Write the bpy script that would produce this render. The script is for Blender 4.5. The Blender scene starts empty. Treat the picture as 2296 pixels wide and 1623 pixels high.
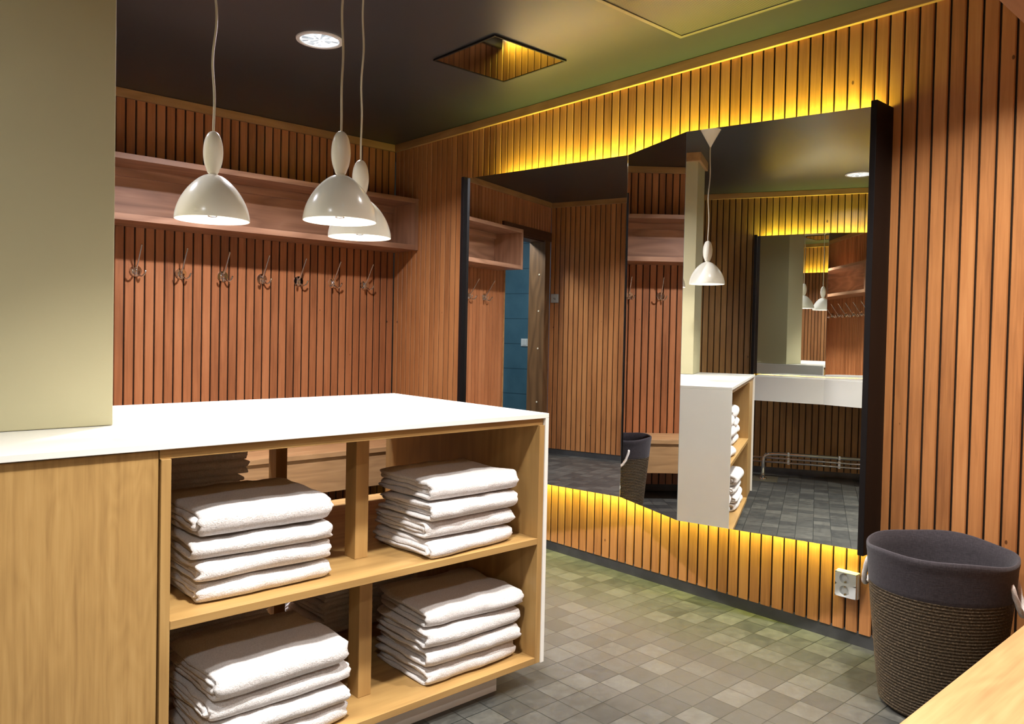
import bpy, bmesh, math, random
from mathutils import Vector, Matrix, noise

sc = bpy.context.scene
COL = sc.collection
PI = math.pi
random.seed(7)

# ------------------------------------------------------------------ helpers
def newbm():
    return bmesh.new()

def add_box(bm, x0, x1, y0, y1, z0, z1, bev=0.0):
    b2 = bmesh.new()
    bmesh.ops.create_cube(b2, size=1.0)
    for v in b2.verts:
        v.co = Vector(((x0 + x1) / 2 + v.co.x * (x1 - x0), (y0 + y1) / 2 + v.co.y * (y1 - y0), (z0 + z1) / 2 + v.co.z * (z1 - z0)))
    if bev > 0:
        bmesh.ops.bevel(b2, geom=b2.edges[:], offset=bev, segments=2, affect='EDGES', profile=0.5)
    merge(bm, b2)

def merge(bm, b2, mat=None):
    me = bpy.data.meshes.new('tmp')
    if mat is not None:
        b2.transform(mat)
    b2.to_mesh(me)
    b2.free()
    bm.from_mesh(me)
    bpy.data.meshes.remove(me)

def add_tube(bm, pts, rad, seg=12, cap=True, mod=None):
    """tube along a list of points; rad a number or a list; mod(i, a) scales the radius"""
    pts = [Vector(p) for p in pts]
    n = len(pts)
    if not hasattr(rad, '__len__'):
        rad = [rad] * n
    t0 = (pts[1] - pts[0]).normalized()
    ref = Vector((0, 0, 1)) if abs(t0.z) < 0.9 else Vector((1, 0, 0))
    u = t0.cross(ref).normalized()
    rings = []
    for i, p in enumerate(pts):
        if i == 0:
            t = pts[1] - pts[0]
        elif i == n - 1:
            t = pts[-1] - pts[-2]
        else:
            t = pts[i + 1] - pts[i - 1]
        t.normalize()
        u = (u - t * u.dot(t)).normalized()
        w = t.cross(u)
        ring = []
        for k in range(seg):
            a = 2 * PI * k / seg
            r = rad[i] * (mod(i, a) if mod else 1.0)
            ring.append(bm.verts.new(p + (u * math.cos(a) + w * math.sin(a)) * r))
        rings.append(ring)
    for i in range(n - 1):
        for k in range(seg):
            bm.faces.new((rings[i][k], rings[i][(k + 1) % seg], rings[i + 1][(k + 1) % seg], rings[i + 1][k]))
    if cap:
        bm.faces.new(rings[0][::-1])
        bm.faces.new(rings[-1])

def add_lathe(bm, prof, seg=40, c=(0, 0), cap0=False, cap1=False, wob=None):
    """prof: list of (r, z)"""
    rings = []
    for j, (r, z) in enumerate(prof):
        ring = []
        for k in range(seg):
            a = 2 * PI * k / seg
            rr, zz = (r, z) if wob is None else wob(j, a, r, z)
            ring.append(bm.verts.new((c[0] + rr * math.cos(a), c[1] + rr * math.sin(a), zz)))
        rings.append(ring)
    for j in range(len(rings) - 1):
        for k in range(seg):
            bm.faces.new((rings[j][k], rings[j][(k + 1) % seg], rings[j + 1][(k + 1) % seg], rings[j + 1][k]))
    if cap0:
        bm.faces.new(rings[0][::-1])
    if cap1:
        bm.faces.new(rings[-1])

def add_prism(bm, poly, z0, z1):
    lo = [bm.verts.new((x, y, z0)) for x, y in poly]
    hi = [bm.verts.new((x, y, z1)) for x, y in poly]
    n = len(poly)
    for k in range(n):
        bm.faces.new((lo[k], lo[(k + 1) % n], hi[(k + 1) % n], hi[k]))
    bm.faces.new(lo[::-1])
    bm.faces.new(hi)

def obj(name, bm, m=None, parent=None, smooth=False, loc=None, angle=None):
    bmesh.ops.recalc_face_normals(bm, faces=bm.faces[:])
    me = bpy.data.meshes.new(name)
    bm.to_mesh(me)
    bm.free()
    o = bpy.data.objects.new(name, me)
    COL.objects.link(o)
    if m is not None:
        for mm in (m if isinstance(m, (list, tuple)) else [m]):
            me.materials.append(mm)
    if smooth:
        for p in me.polygons:
            p.use_smooth = True
        if angle:
            try:
                me.set_sharp_from_angle(angle=math.radians(angle))
            except Exception:
                pass
    if parent is not None:
        o.parent = parent
    if loc is not None:
        o.location = loc
    return o

def tag(o, label, cat, group=None, kind=None):
    if label:
        o['label'] = label
    if cat:
        o['category'] = cat
    if group:
        o['group'] = group
    if kind:
        o['kind'] = kind
    return o

def thing(name, label, cat, loc=(0, 0, 0), rotz=0.0, group=None):
    o = bpy.data.objects.new(name, None)
    o.empty_display_size = 0.05
    COL.objects.link(o)
    o.location = loc
    o.rotation_euler = (0, 0, rotz)
    return tag(o, label, cat, group)

def struct(name, bm, m, parent=None, smooth=False):
    o = obj(name, bm, m, parent, smooth)
    if parent is None:
        o['kind'] = 'structure'
    return o

def dup(root, loc, rotz, label):
    r = root.copy()
    COL.objects.link(r)
    r.location = loc
    r.rotation_euler = (0, 0, rotz)
    r['label'] = label
    for ch in list(root.children):
        c = ch.copy()
        COL.objects.link(c)
        c.parent = r
        for g in list(ch.children):
            d = g.copy()
            COL.objects.link(d)
            d.parent = c
    return r

# ------------------------------------------------------------------ materials
class NT:
    def __init__(self, name):
        self.m = bpy.data.materials.new(name)
        self.m.use_nodes = True
        self.t = self.m.node_tree
        self.b = self.t.nodes['Principled BSDF']
        self.out = self.t.nodes['Material Output']
    def n(self, typ, **kw):
        nd = self.t.nodes.new(typ)
        for k, v in kw.items():
            setattr(nd, k, v)
        return nd
    def l(self, a, b):
        self.t.links.new(a, b)
    def val(self, sock, v):
        if hasattr(v, 'is_linked') or hasattr(v, 'links'):
            self.l(v, sock)
        else:
            sock.default_value = v
    def math(self, op, a, b=None, c=None):
        nd = self.n('ShaderNodeMath', operation=op)
        self.val(nd.inputs[0], a)
        if b is not None:
            self.val(nd.inputs[1], b)
        if c is not None:
            self.val(nd.inputs[2], c)
        return nd.outputs[0]
    def coord(self, rnd=False):
        tc = self.n('ShaderNodeTexCoord')
        if not rnd:
            return tc.outputs['Object']
        oi = self.n('ShaderNodeObjectInfo')
        add = self.n('ShaderNodeVectorMath', operation='ADD')
        sc_ = self.n('ShaderNodeVectorMath', operation='SCALE')
        cx = self.n('ShaderNodeCombineXYZ')
        for k in range(3):
            self.l(oi.outputs['Random'], cx.inputs[k])
        self.l(cx.outputs[0], sc_.inputs[0])
        sc_.inputs['Scale'].default_value = 13.0
        self.l(tc.outputs['Object'], add.inputs[0])
        self.l(sc_.outputs[0], add.inputs[1])
        return add.outputs[0]
    def mapping(self, vec, scale=(1, 1, 1), loc=(0, 0, 0)):
        mp = self.n('ShaderNodeMapping')
        self.l(vec, mp.inputs['Vector'])
        mp.inputs['Scale'].default_value = scale
        mp.inputs['Location'].default_value = loc
        return mp.outputs[0]
    def noise(self, vec, scale, detail=4, rough=0.55, dist=0.0):
        nd = self.n('ShaderNodeTexNoise')
        if vec is not None:
            self.l(vec, nd.inputs['Vector'])
        nd.inputs['Scale'].default_value = scale
        nd.inputs['Detail'].default_value = detail
        nd.inputs['Roughness'].default_value = rough
        nd.inputs['Distortion'].default_value = dist
        return nd.outputs['Fac']
    def ramp(self, fac, stops):
        nd = self.n('ShaderNodeValToRGB')
        el = nd.color_ramp.elements
        el[0].position, el[0].color = stops[0][0], (*stops[0][1], 1)
        el[1].position, el[1].color = stops[-1][0], (*stops[-1][1], 1)
        for p, c in stops[1:-1]:
            e = el.new(p)
            e.color = (*c, 1)
        self.l(fac, nd.inputs[0])
        return nd.outputs[0]
    def mix(self, fac, a, b, typ='MIX'):
        nd = self.n('ShaderNodeMix', data_type='RGBA', blend_type=typ)
        self.val(nd.inputs[0], fac)
        for s, v in ((nd.inputs[6], a), (nd.inputs[7], b)):
            if isinstance(v, tuple):
                s.default_value = (*v[:3], 1)
            else:
                self.l(v, s)
        return nd.outputs[2]
    def bump(self, h, strength=0.3, dist=0.01):
        nd = self.n('ShaderNodeBump')
        nd.inputs['Strength'].default_value = strength
        nd.inputs['Distance'].default_value = dist
        self.l(h, nd.inputs['Height'])
        self.l(nd.outputs[0], self.b.inputs['Normal'])
    def set(self, **kw):
        names = dict(color='Base Color', rough='Roughness', metal='Metallic', spec='Specular IOR Level', coat='Coat Weight', coatr='Coat Roughness', sheen='Sheen Weight', emit='Emission Color', es='Emission Strength')
        for k, v in kw.items():
            s = self.b.inputs[names[k]]
            if isinstance(v, tuple):
                s.default_value = (*v[:3], 1)
            elif isinstance(v, (int, float)):
                s.default_value = v
            else:
                self.l(v, s)
        return self.m

def plain(name, color, rough=0.5, metal=0.0, spec=0.5, coat=0.0, var=0.04, sc_=8.0):
    """plain surface with a faint procedural mottling"""
    t = NT(name)
    f = t.noise(t.coord(), sc_, 3)
    c = t.ramp(f, [(0.3, tuple(max(0, x * (1 - var)) for x in color)), (0.7, tuple(min(1, x * (1 + var)) for x in color))])
    return t.set(color=c, rough=rough, metal=metal, spec=spec, coat=coat)

PITCH = 0.0535

def plank_material(name, axis, dark, mid, light, knots=1.0, rough=0.34):
    t = NT(name)
    co = t.coord()
    sep = t.n('ShaderNodeSeparateXYZ')
    t.l(co, sep.inputs[0])
    u = sep.outputs[axis]
    z = sep.outputs[2]
    cell = t.math('FLOOR', t.math('DIVIDE', u, PITCH))
    wn = t.n('ShaderNodeTexWhiteNoise', noise_dimensions='1D')
    t.l(cell, wn.inputs['W'])
    rnd = wn.outputs['Value']
    # every board has its own piece of grain
    cb = t.n('ShaderNodeCombineXYZ')
    t.l(t.math('MULTIPLY', u, 55.0), cb.inputs[0])
    t.l(t.math('ADD', t.math('MULTIPLY', z, 2.2), t.math('MULTIPLY', rnd, 37.0)), cb.inputs[1])
    t.l(t.math('MULTIPLY', rnd, 91.0), cb.inputs[2])
    g = t.noise(cb.outputs[0], 1.6, 5, 0.6, 0.6)
    cb2 = t.n('ShaderNodeCombineXYZ')
    t.l(t.math('MULTIPLY', u, 5.0), cb2.inputs[0])
    t.l(t.math('ADD', t.math('MULTIPLY', z, 1.6), t.math('MULTIPLY', rnd, 17.0)), cb2.inputs[1])
    t.l(t.math('MULTIPLY', rnd, 31.0), cb2.inputs[2])
    g2 = t.noise(cb2.outputs[0], 1.0, 3, 0.5)
    f = t.math('ADD', t.math('MULTIPLY', g, 0.45), t.math('MULTIPLY', g2, 0.45))
    f = t.math('ADD', f, t.math('MULTIPLY', t.math('SUBTRACT', rnd, 0.5), 0.20))
    c = t.ramp(f, [(0.22, dark), (0.47, mid), (0.75, light)])
    # knots: sparse small dark eyes
    cb3 = t.n('ShaderNodeCombineXYZ')
    t.l(t.math('MULTIPLY', u, 9.0), cb3.inputs[0])
    t.l(t.math('ADD', t.math('MULTIPLY', z, 5.0), t.math('MULTIPLY', rnd, 53.0)), cb3.inputs[1])
    t.l(t.math('MULTIPLY', rnd, 77.0), cb3.inputs[2])
    vo = t.n('ShaderNodeTexVoronoi', feature='F1')
    t.l(cb3.outputs[0], vo.inputs['Vector'])
    vo.inputs['Scale'].default_value = 1.0
    vs = t.n('ShaderNodeSeparateXYZ')
    t.l(vo.outputs['Color'], vs.inputs[0])
    size = t.math('MULTIPLY', t.math('GREATER_THAN', vs.outputs[0], 0.55), 0.022 + 0.026 * knots)
    k = t.math('SUBTRACT', 1.0, t.math('SMOOTHSTEP' if False else 'DIVIDE', vo.outputs['Distance'], t.math('ADD', size, 0.0001)))
    k = t.math('MAXIMUM', t.math('MINIMUM', t.math('MULTIPLY', k, 2.5), 0.85), 0.0)
    c = t.mix(k, c, (dark[0] * 0.25, dark[1] * 0.2, dark[2] * 0.2))
    # dark line along the bottom of the joints between boards
    fr = t.math('FRACT', t.math('DIVIDE', u, PITCH))
    edge = t.math('MINIMUM', fr, t.math('SUBTRACT', 1.0, fr))
    j = t.math('LESS_THAN', edge, 0.062)
    c = t.mix(j, c, (0.022, 0.012, 0.007))
    t.bump(g, 0.08, 0.004)
    return t.set(color=c, rough=rough, spec=0.45)

def veneer(name, axis, cols, rough=0.42, scale=1.0, cath=0.35, rnd=False):
    """oak veneer, grain running along the given axis (0 x, 1 y, 2 z)"""
    t = NT(name)
    co = t.coord(rnd)
    s = [22.0 * scale] * 3
    s[axis] = 0.9 * scale
    mp = t.mapping(co, tuple(s))
    g = t.noise(mp, 1.0, 5, 0.62, 0.25)
    s2 = [5.0 * scale] * 3
    s2[axis] = 0.8 * scale
    mp2 = t.mapping(co, tuple(s2), (3.1, 1.7, 0.4))
    big = t.noise(mp2, 1.0, 2, 0.4, 0.0)
    rings = t.math('FRACT', t.math('MULTIPLY', big, 9.0))
    rings = t.math('ABSOLUTE', t.math('SUBTRACT', rings, 0.5))
    s3 = [190.0] * 3
    s3[axis] = 5.0
    fine = t.noise(t.mapping(co, tuple(s3)), 1.0, 2, 0.5)
    f = t.math('ADD', t.math('MULTIPLY', g, 1.0 - cath), t.math('MULTIPLY', rings, cath * 1.3))
    f = t.math('ADD', t.math('MULTIPLY', f, 0.86), t.math('MULTIPLY', fine, 0.14))
    c = t.ramp(f, [(0.18, cols[0]), (0.5, cols[1]), (0.75, cols[2])])
    t.bump(fine, 0.05, 0.002)
    return t.set(color=c, rough=rough, spec=0.4)

OAK = [(0.27, 0.150, 0.050), (0.415, 0.248, 0.086), (0.49, 0.31, 0.118)]
OAKL = [(0.25, 0.125, 0.07), (0.42, 0.225, 0.13), (0.52, 0.31, 0.19)]  # shelf oak, with the reddish cast of its light put into the colour
M = {}
M['plank_right'] = plank_material('stained pine boards right', 1, (0.26, 0.10, 0.034), (0.46, 0.195, 0.066), (0.58, 0.28, 0.105))
M['plank_back'] = plank_material('stained pine boards back', 0, (0.24, 0.085, 0.032), (0.43, 0.165, 0.063), (0.55, 0.24, 0.10))
M['plank_far'] = plank_material('dark pine boards far', 1, (0.14, 0.062, 0.015), (0.30, 0.152, 0.042), (0.41, 0.235, 0.075), knots=2.2)  # darker, knottier boards for the far wall
M['trim_x'] = veneer('trim wood along x', 0, [(0.26, 0.13, 0.045), (0.40, 0.215, 0.08), (0.48, 0.28, 0.11)])
M['trim_y'] = veneer('trim wood along y', 1, [(0.26, 0.13, 0.045), (0.40, 0.215, 0.08), (0.48, 0.28, 0.11)])
M['oak_x'] = veneer('oak veneer along x', 0, OAK)
M['oak_y'] = veneer('oak veneer along y', 1, OAK)
M['oak_z'] = veneer('oak veneer along z', 2, OAK)
M['oak_door'] = veneer('oak veneer cathedral door', 2, OAK, cath=0.16, scale=3.0)
M['shelf_x'] = veneer('shelf oak along x', 0, OAKL, cath=0.5)
M['shelf_z'] = veneer('shelf oak along z', 2, OAKL)
M['bench_x'] = veneer('bench oak along x', 0, [(0.34, 0.19, 0.085), (0.50, 0.295, 0.13), (0.60, 0.38, 0.19)], cath=0.28, scale=1.5)
M['bench_near'] = veneer('bench oak seat', 0, [(0.27, 0.14, 0.056), (0.39, 0.22, 0.092), (0.45, 0.275, 0.125)], cath=0.2, scale=2.0)
M['frame_dark'] = veneer('dark stained door frame', 0, [(0.045, 0.02, 0.012), (0.09, 0.042, 0.022), (0.13, 0.07, 0.035)])
M['frame_brown'] = veneer('brown pine door frame', 2, [(0.09, 0.045, 0.018), (0.17, 0.088, 0.036), (0.22, 0.12, 0.05)], cath=0.5)
M['solid_white'] = plain('white solid surface', (0.80, 0.785, 0.73), 0.22, spec=0.5, var=0.012)
M['pillar_paint'] = plain('cream wall paint', (0.46, 0.42, 0.255), 0.55, spec=0.3, var=0.02, sc_=2.0)
M['ceiling_paint'] = plain('charcoal ceiling paint', (0.028, 0.032, 0.036), 0.34, spec=0.42, var=0.05, sc_=3.0)
M['hatch'] = plain('polished dark hatch', (0.42, 0.41, 0.36), 0.045, metal=1.0, var=0.01)
M['black'] = plain('black lacquer', (0.006, 0.0045, 0.0045), 0.5, spec=0.18, var=0.1)
M['black_matt'] = plain('black board', (0.01, 0.009, 0.009), 0.6, var=0.1)
M['mirror'] = plain('silvered mirror glass', (0.86, 0.885, 0.865), 0.0, metal=1.0, var=0.0)
M['edge_glass'] = plain('mirror glass edge', (0.28, 0.36, 0.36), 0.12, spec=0.8, var=0.02)
M['enamel'] = plain('cream enamel', (0.92, 0.895, 0.76), 0.2, spec=0.4, coat=0.0, var=0.01)
M['enamel_in'] = plain('white enamel inside', (0.88, 0.87, 0.82), 0.4, var=0.01)
M['cord'] = plain('cream cable', (0.62, 0.57, 0.44), 0.5, var=0.03)
M['chrome'] = plain('chrome', (0.78, 0.78, 0.78), 0.07, metal=1.0, var=0.01)
M['steel'] = plain('brushed grille steel', (0.20, 0.18, 0.12), 0.4, metal=0.6, var=0.06, sc_=60)
M['plastic'] = plain('white switch plastic', (0.76, 0.78, 0.76), 0.32, var=0.01)
M['plastic_grey'] = plain('grey controller plastic', (0.36, 0.36, 0.33), 0.4, var=0.02)
M['plug'] = plain('cream screw plug', (0.75, 0.68, 0.5), 0.5)
M['ring_white'] = plain('white lamp ring', (0.72, 0.70, 0.68), 0.35, var=0.01)
M['contact'] = plain('socket contact brass', (0.5, 0.38, 0.2), 0.3, metal=1.0)
M['skirt'] = plain('slate skirting tile', (0.052, 0.052, 0.052), 0.42, var=0.25, sc_=9)
M['blue_tile'] = None
def emis(name, col, st):
    t = NT(name)
    return t.set(color=(0.9, 0.9, 0.9), emit=col, es=st)
M['bulb'] = emis('glowing bulb glass', (1.0, 0.95, 0.86), 18.0)
M['led'] = emis('led diffuser', (1.0, 1.0, 0.8), 14.0)
M['downlight_tube'] = emis('glowing downlight tube', (0.92, 0.97, 1.0), 22.0)

def m_reflector():
    t = NT('faceted glowing lamp reflector')
    sep = t.n('ShaderNodeSeparateXYZ')
    t.l(t.coord(), sep.inputs[0])
    ang = t.math('ARCTAN2', sep.outputs[1], sep.outputs[0])
    cell = t.math('FLOOR', t.math('MULTIPLY', ang, 4.1))
    rr = t.math('SQRT', t.math('ADD', t.math('POWER', sep.outputs[0], 2.0), t.math('POWER', sep.outputs[1], 2.0)))
    ring = t.math('FLOOR', t.math('MULTIPLY', rr, 38.0))
    cb = t.n('ShaderNodeCombineXYZ')
    t.l(cell, cb.inputs[0])
    t.l(ring, cb.inputs[1])
    wn = t.n('ShaderNodeTexWhiteNoise', noise_dimensions='2D')
    t.l(cb.outputs[0], wn.inputs['Vector'])
    e = t.ramp(wn.outputs['Value'], [(0.0, (0.22, 0.27, 0.30)), (0.45, (0.55, 0.62, 0.66)), (0.8, (1.0, 1.0, 1.0))])
    return t.set(color=(0.6, 0.63, 0.65), rough=0.2, metal=0.8, emit=e, es=1.1)
M['reflector'] = m_reflector()

def m_floor():
    t = NT('slate mosaic floor tiles')
    P = 0.1036
    sep = t.n('ShaderNodeSeparateXYZ')
    t.l(t.coord(), sep.inputs[0])
    u = t.math('DIVIDE', t.math('ADD', sep.outputs[0], 1.235), P)
    v = t.math('DIVIDE', t.math('ADD', sep.outputs[1], 2.88), P)
    cu, cv = t.math('FLOOR', u), t.math('FLOOR', v)
    fu, fv = t.math('FRACT', u), t.math('FRACT', v)
    eu = t.math('MINIMUM', fu, t.math('SUBTRACT', 1.0, fu))
    ev = t.math('MINIMUM', fv, t.math('SUBTRACT', 1.0, fv))
    e = t.math('MINIMUM', eu, ev)
    grout = t.math('LESS_THAN', e, 0.017)
    cb = t.n('ShaderNodeCombineXYZ')
    t.l(cu, cb.inputs[0])
    t.l(cv, cb.inputs[1])
    wn = t.n('ShaderNodeTexWhiteNoise', noise_dimensions='2D')
    t.l(cb.outputs[0], wn.inputs['Vector'])
    rnd = wn.outputs['Value']
    cb2 = t.n('ShaderNodeCombineXYZ')
    t.l(t.math('MULTIPLY', u, 1.0), cb2.inputs[0])
    t.l(t.math('MULTIPLY', v, 1.0), cb2.inputs[1])
    t.l(t.math('MULTIPLY', rnd, 40.0), cb2.inputs[2])
    n1 = t.noise(cb2.outputs[0], 2.6, 5, 0.65, 0.4)
    f = t.math('ADD', t.math('MULTIPLY', n1, 0.66), t.math('MULTIPLY', rnd, 0.34))
    c = t.ramp(f, [(0.24, (0.026, 0.027, 0.026)), (0.5, (0.052, 0.051, 0.045)), (0.76, (0.095, 0.092, 0.078))])
    c = t.mix(grout, c, (0.013, 0.015, 0.013))
    hh = t.math('SUBTRACT', t.math('MULTIPLY', n1, 0.25), t.math('MULTIPLY', grout, 0.8))
    t.bump(hh, 0.35, 0.004)
    r = t.math('ADD', 0.34, t.math('MULTIPLY', n1, 0.25))
    return t.set(color=c, rough=r, spec=0.45)
M['floor'] = m_floor()

def m_bluetile():
    t = NT('large blue wall tiles')
    sep = t.n('ShaderNodeSeparateXYZ')
    t.l(t.coord(), sep.inputs[0])
    fz = t.math('FRACT', t.math('DIVIDE', t.math('SUBTRACT', sep.outputs[2], 0.208), 0.2885))
    e = t.math('MINIMUM', fz, t.math('SUBTRACT', 1.0, fz))
    g = t.math('LESS_THAN', e, 0.014)
    n1 = t.noise(t.coord(), 3.0, 4)
    c = t.ramp(n1, [(0.3, (0.055, 0.135, 0.19)), (0.7, (0.085, 0.19, 0.25))])
    c = t.mix(g, c, (0.03, 0.075, 0.105))
    return t.set(color=c, rough=0.35)
M['blue_tile'] = m_bluetile()

def m_terry():
    t = NT('white terry towelling')
    co = t.coord(True)
    n1 = t.noise(co, 270.0, 3, 0.7)
    n2 = t.noise(co, 60.0, 3, 0.6)
    c = t.ramp(n1, [(0.3, (0.62, 0.585, 0.57)), (0.58, (0.82, 0.79, 0.775))])
    h = t.math('ADD', t.math('MULTIPLY', n1, 0.6), t.math('MULTIPLY', n2, 0.6))
    t.bump(h, 0.9, 0.005)
    return t.set(color=c, rough=0.95, spec=0.1, sheen=0.25)
M['terry'] = m_terry()

def m_rope():
    t = NT('coiled dark rope weave')
    sep = t.n('ShaderNodeSeparateXYZ')
    t.l(t.coord(), sep.inputs[0])
    ang = t.math('ARCTAN2', sep.outputs[1], sep.outputs[0])
    cb = t.n('ShaderNodeCombineXYZ')
    t.l(t.math('MULTIPLY', ang, 30.0), cb.inputs[0])
    t.l(t.math('MULTIPLY', sep.outputs[2], 120.0), cb.inputs[1])
    n1 = t.noise(cb.outputs[0], 1.2, 3, 0.6)
    c = t.ramp(n1, [(0.3, (0.027, 0.019, 0.010)), (0.52, (0.066, 0.047, 0.027)), (0.66, (0.13, 0.094, 0.056)), (0.78, (0.36, 0.26, 0.17))])
    t.bump(n1, 0.6, 0.004)
    return t.set(color=c, rough=0.75, spec=0.25)
M['rope'] = m_rope()

def m_cloth():
    t = NT('charcoal linen band')
    co = t.coord()
    n1 = t.noise(t.mapping(co, (60, 60, 420)), 1.0, 2)
    n2 = t.noise(t.mapping(co, (420, 420, 60)), 1.0, 2)
    f = t.math('MULTIPLY', t.math('ADD', n1, n2), 0.5)
    c = t.ramp(f, [(0.35, (0.030, 0.025, 0.028)), (0.65, (0.053, 0.045, 0.050))])
    t.bump(f, 0.4, 0.003)
    return t.set(color=c, rough=0.9, spec=0.15, sheen=0.1)
M['cloth'] = m_cloth()

def m_whiterope():
    t = NT('white twisted cotton rope')
    n1 = t.noise(t.coord(), 200.0, 2)
    c = t.ramp(n1, [(0.3, (0.62, 0.57, 0.52)), (0.7, (0.78, 0.73, 0.68))])
    return t.set(color=c, rough=0.85, spec=0.15)
M['whiterope'] = m_whiterope()

def m_grille():
    t = NT('perforated vent mesh')
    sep = t.n('ShaderNodeSeparateXYZ')
    t.l(t.coord(), sep.inputs[0])
    a = t.math('FRACT', t.math('MULTIPLY', sep.outputs[0], 110.0))
    b = t.math('FRACT', t.math('MULTIPLY', sep.outputs[1], 110.0))
    da = t.math('ABSOLUTE', t.math('SUBTRACT', a, 0.5))
    db = t.math('ABSOLUTE', t.math('SUBTRACT', b, 0.5))
    h = t.math('LESS_THAN', t.math('ADD', t.math('POWER', da, 2.0), t.math('POWER', db, 2.0)), 0.11)
    c = t.mix(h, (0.10, 0.092, 0.06), (0.012, 0.012, 0.009))
    return t.set(color=c, rough=0.42, metal=0.2)
M['grille'] = m_grille()

# ------------------------------------------------------------------ main measures (metres)
H = 2.5
YN = -4.55            # near wall (behind the basket)
XFAR = -4.15          # wall with the washstand
XL = -3.42            # left wall of the hook corner
DOOR0, DOOR1, DOORZ = -3.30, -2.53, 2.11

# ------------------------------------------------------------------ room
def plank_wall(name, fixed, a0, a1, z0, z1, axis, facing, m, holes=()):
    """boards standing side by side; fixed = coordinate of the board faces, axis 0: wall runs along x, 1: along y.
    facing = sign of the outward normal on the other axis. holes: (lo, hi, ztop) door openings"""
    bm = newbm()
    g, dp = 0.0105, 0.0085
    k0 = math.floor(a0 / PITCH) - 1
    k1 = math.ceil(a1 / PITCH) + 1
    prof = []
    for k in range(k0, k1 + 1):
        b = k * PITCH
        for u, d in ((b + 0.0009, -dp), (b + g * 0.62, 0.0), (b + PITCH - g * 0.62, 0.0), (b + PITCH - 0.0009, -dp)):
            prof.append((u, d))
    prof = [q for q in prof if a0 <= q[0] <= a1]
    prof = [(a0, prof[0][1])] + prof + [(a1, prof[-1][1])]
    def P(u, d, z):
        w = fixed + facing * d
        return (u, w, z) if axis == 0 else (w, u, z)
    def zlo(u):
        for lo, hi, zt in holes:
            if lo < u < hi:
                return zt
        return z0
    # split the profile where a hole starts or ends
    cuts = sorted([h[0] for h in holes] + [h[1] for h in holes])
    for c in cuts:
        for i in range(len(prof) - 1):
            if prof[i][0] < c < prof[i + 1][0]:
                f = (c - prof[i][0]) / (prof[i + 1][0] - prof[i][0])
                prof.insert(i + 1, (c, prof[i][1] + f * (prof[i + 1][1] - prof[i][1])))
                break
    for (u0, d0), (u1, d1) in zip(prof, prof[1:]):
        zb = zlo((u0 + u1) / 2)
        vs = [bm.verts.new(P(u0, d0, zb)), bm.verts.new(P(u1, d1, zb)), bm.verts.new(P(u1, d1, z1)), bm.verts.new(P(u0, d0, z1))]
        bm.faces.new(vs)
    bmesh.ops.remove_doubles(bm, verts=bm.verts[:], dist=1e-5)
    # thin solid behind the boards
    def boxw(u0, u1, zz0, zz1):
        if axis == 0:
            add_box(bm, u0, u1, min(fixed - facing * 0.012, fixed - facing * 0.14), max(fixed - facing * 0.012, fixed - facing * 0.14), zz0, zz1)
        else:
            add_box(bm, min(fixed - facing * 0.012, fixed - facing * 0.14), max(fixed - facing * 0.012, fixed - facing * 0.14), u0, u1, zz0, zz1)
    edges = [a0] + cuts + [a1]
    for u0, u1 in zip(edges, edges[1:]):
        zb = zlo((u0 + u1) / 2)
        boxw(u0, u1, zb if zb > z0 else 0.0, z1)
    return struct(name, bm, m)

bm = newbm(); add_box(bm, -4.4, 0.3, -6.4, 1.45, -0.1, 0.0)
struct('floor', bm, M['floor'])
bm = newbm(); add_box(bm, -4.4, 0.3, -6.4, 1.45, H, H + 0.1)
struct('ceiling', bm, M['ceiling_paint'])
BZ = 0.052
plank_wall('wall_right', 0.0, YN, 0.0, BZ, H, 1, -1, M['plank_right'])
plank_wall('wall_back', 0.0, XL, 0.0, BZ, H, 0, -1, M['plank_back'], holes=[(DOOR0, DOOR1, DOORZ)])
plank_wall('wall_left', XL, -1.6, 0.0, BZ, H, 1, 1, M['plank_right'])
plank_wall('wall_left_return', -1.6, XFAR, XL, BZ, H, 0, -1, M['plank_back'])
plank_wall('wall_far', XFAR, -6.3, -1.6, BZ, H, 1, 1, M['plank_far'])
plank_wall('wall_near', YN, -2.15, 0.0, BZ, H, 0, 1, M['plank_back'])
bm = newbm(); add_box(bm, -4.3, 0.14, -6.4, -6.3, 0, H)
struct('wall_behind', bm, M['pillar_paint'])
bm = newbm(); add_box(bm, -2.15, -2.0, -6.3, YN - 0.14, 0, H)
struct('wall_near_side', bm, M['pillar_paint'])
bm = newbm(); add_box(bm, -4.3, -1.6, 1.1, 1.25, 0, H)
struct('wall_beyond_door', bm, M['blue_tile'])
bm = newbm(); add_box(bm, -4.4, -4.3, 0.14, 1.1, 0, H)
struct('wall_beyond_left', bm, M['blue_tile'])
bm = newbm(); add_box(bm, -1.7, -1.6, 0.14, 1.1, 0, H)
struct('wall_beyond_right', bm, M['blue_tile'])
# skirting of slate tile, set back under the boards
def skirt(name, x0, x1, y0, y1):
    b = newbm(); add_box(b, x0, x1, y0, y1, 0.0, BZ + 0.006)
    struct(name, b, M['skirt'])
skirt('baseboard_right', 0.004, 0.012, YN, 0.0)
skirt('baseboard_back', DOOR1, 0.0, 0.004, 0.012)
skirt('baseboard_left', XL - 0.012, XL - 0.004, -1.6, 0.0)
skirt('baseboard_far', XFAR - 0.012, XFAR - 0.004, -6.3, -1.6)
skirt('baseboard_near', -2.15, 0.0, YN - 0.012, YN - 0.004)
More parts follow.
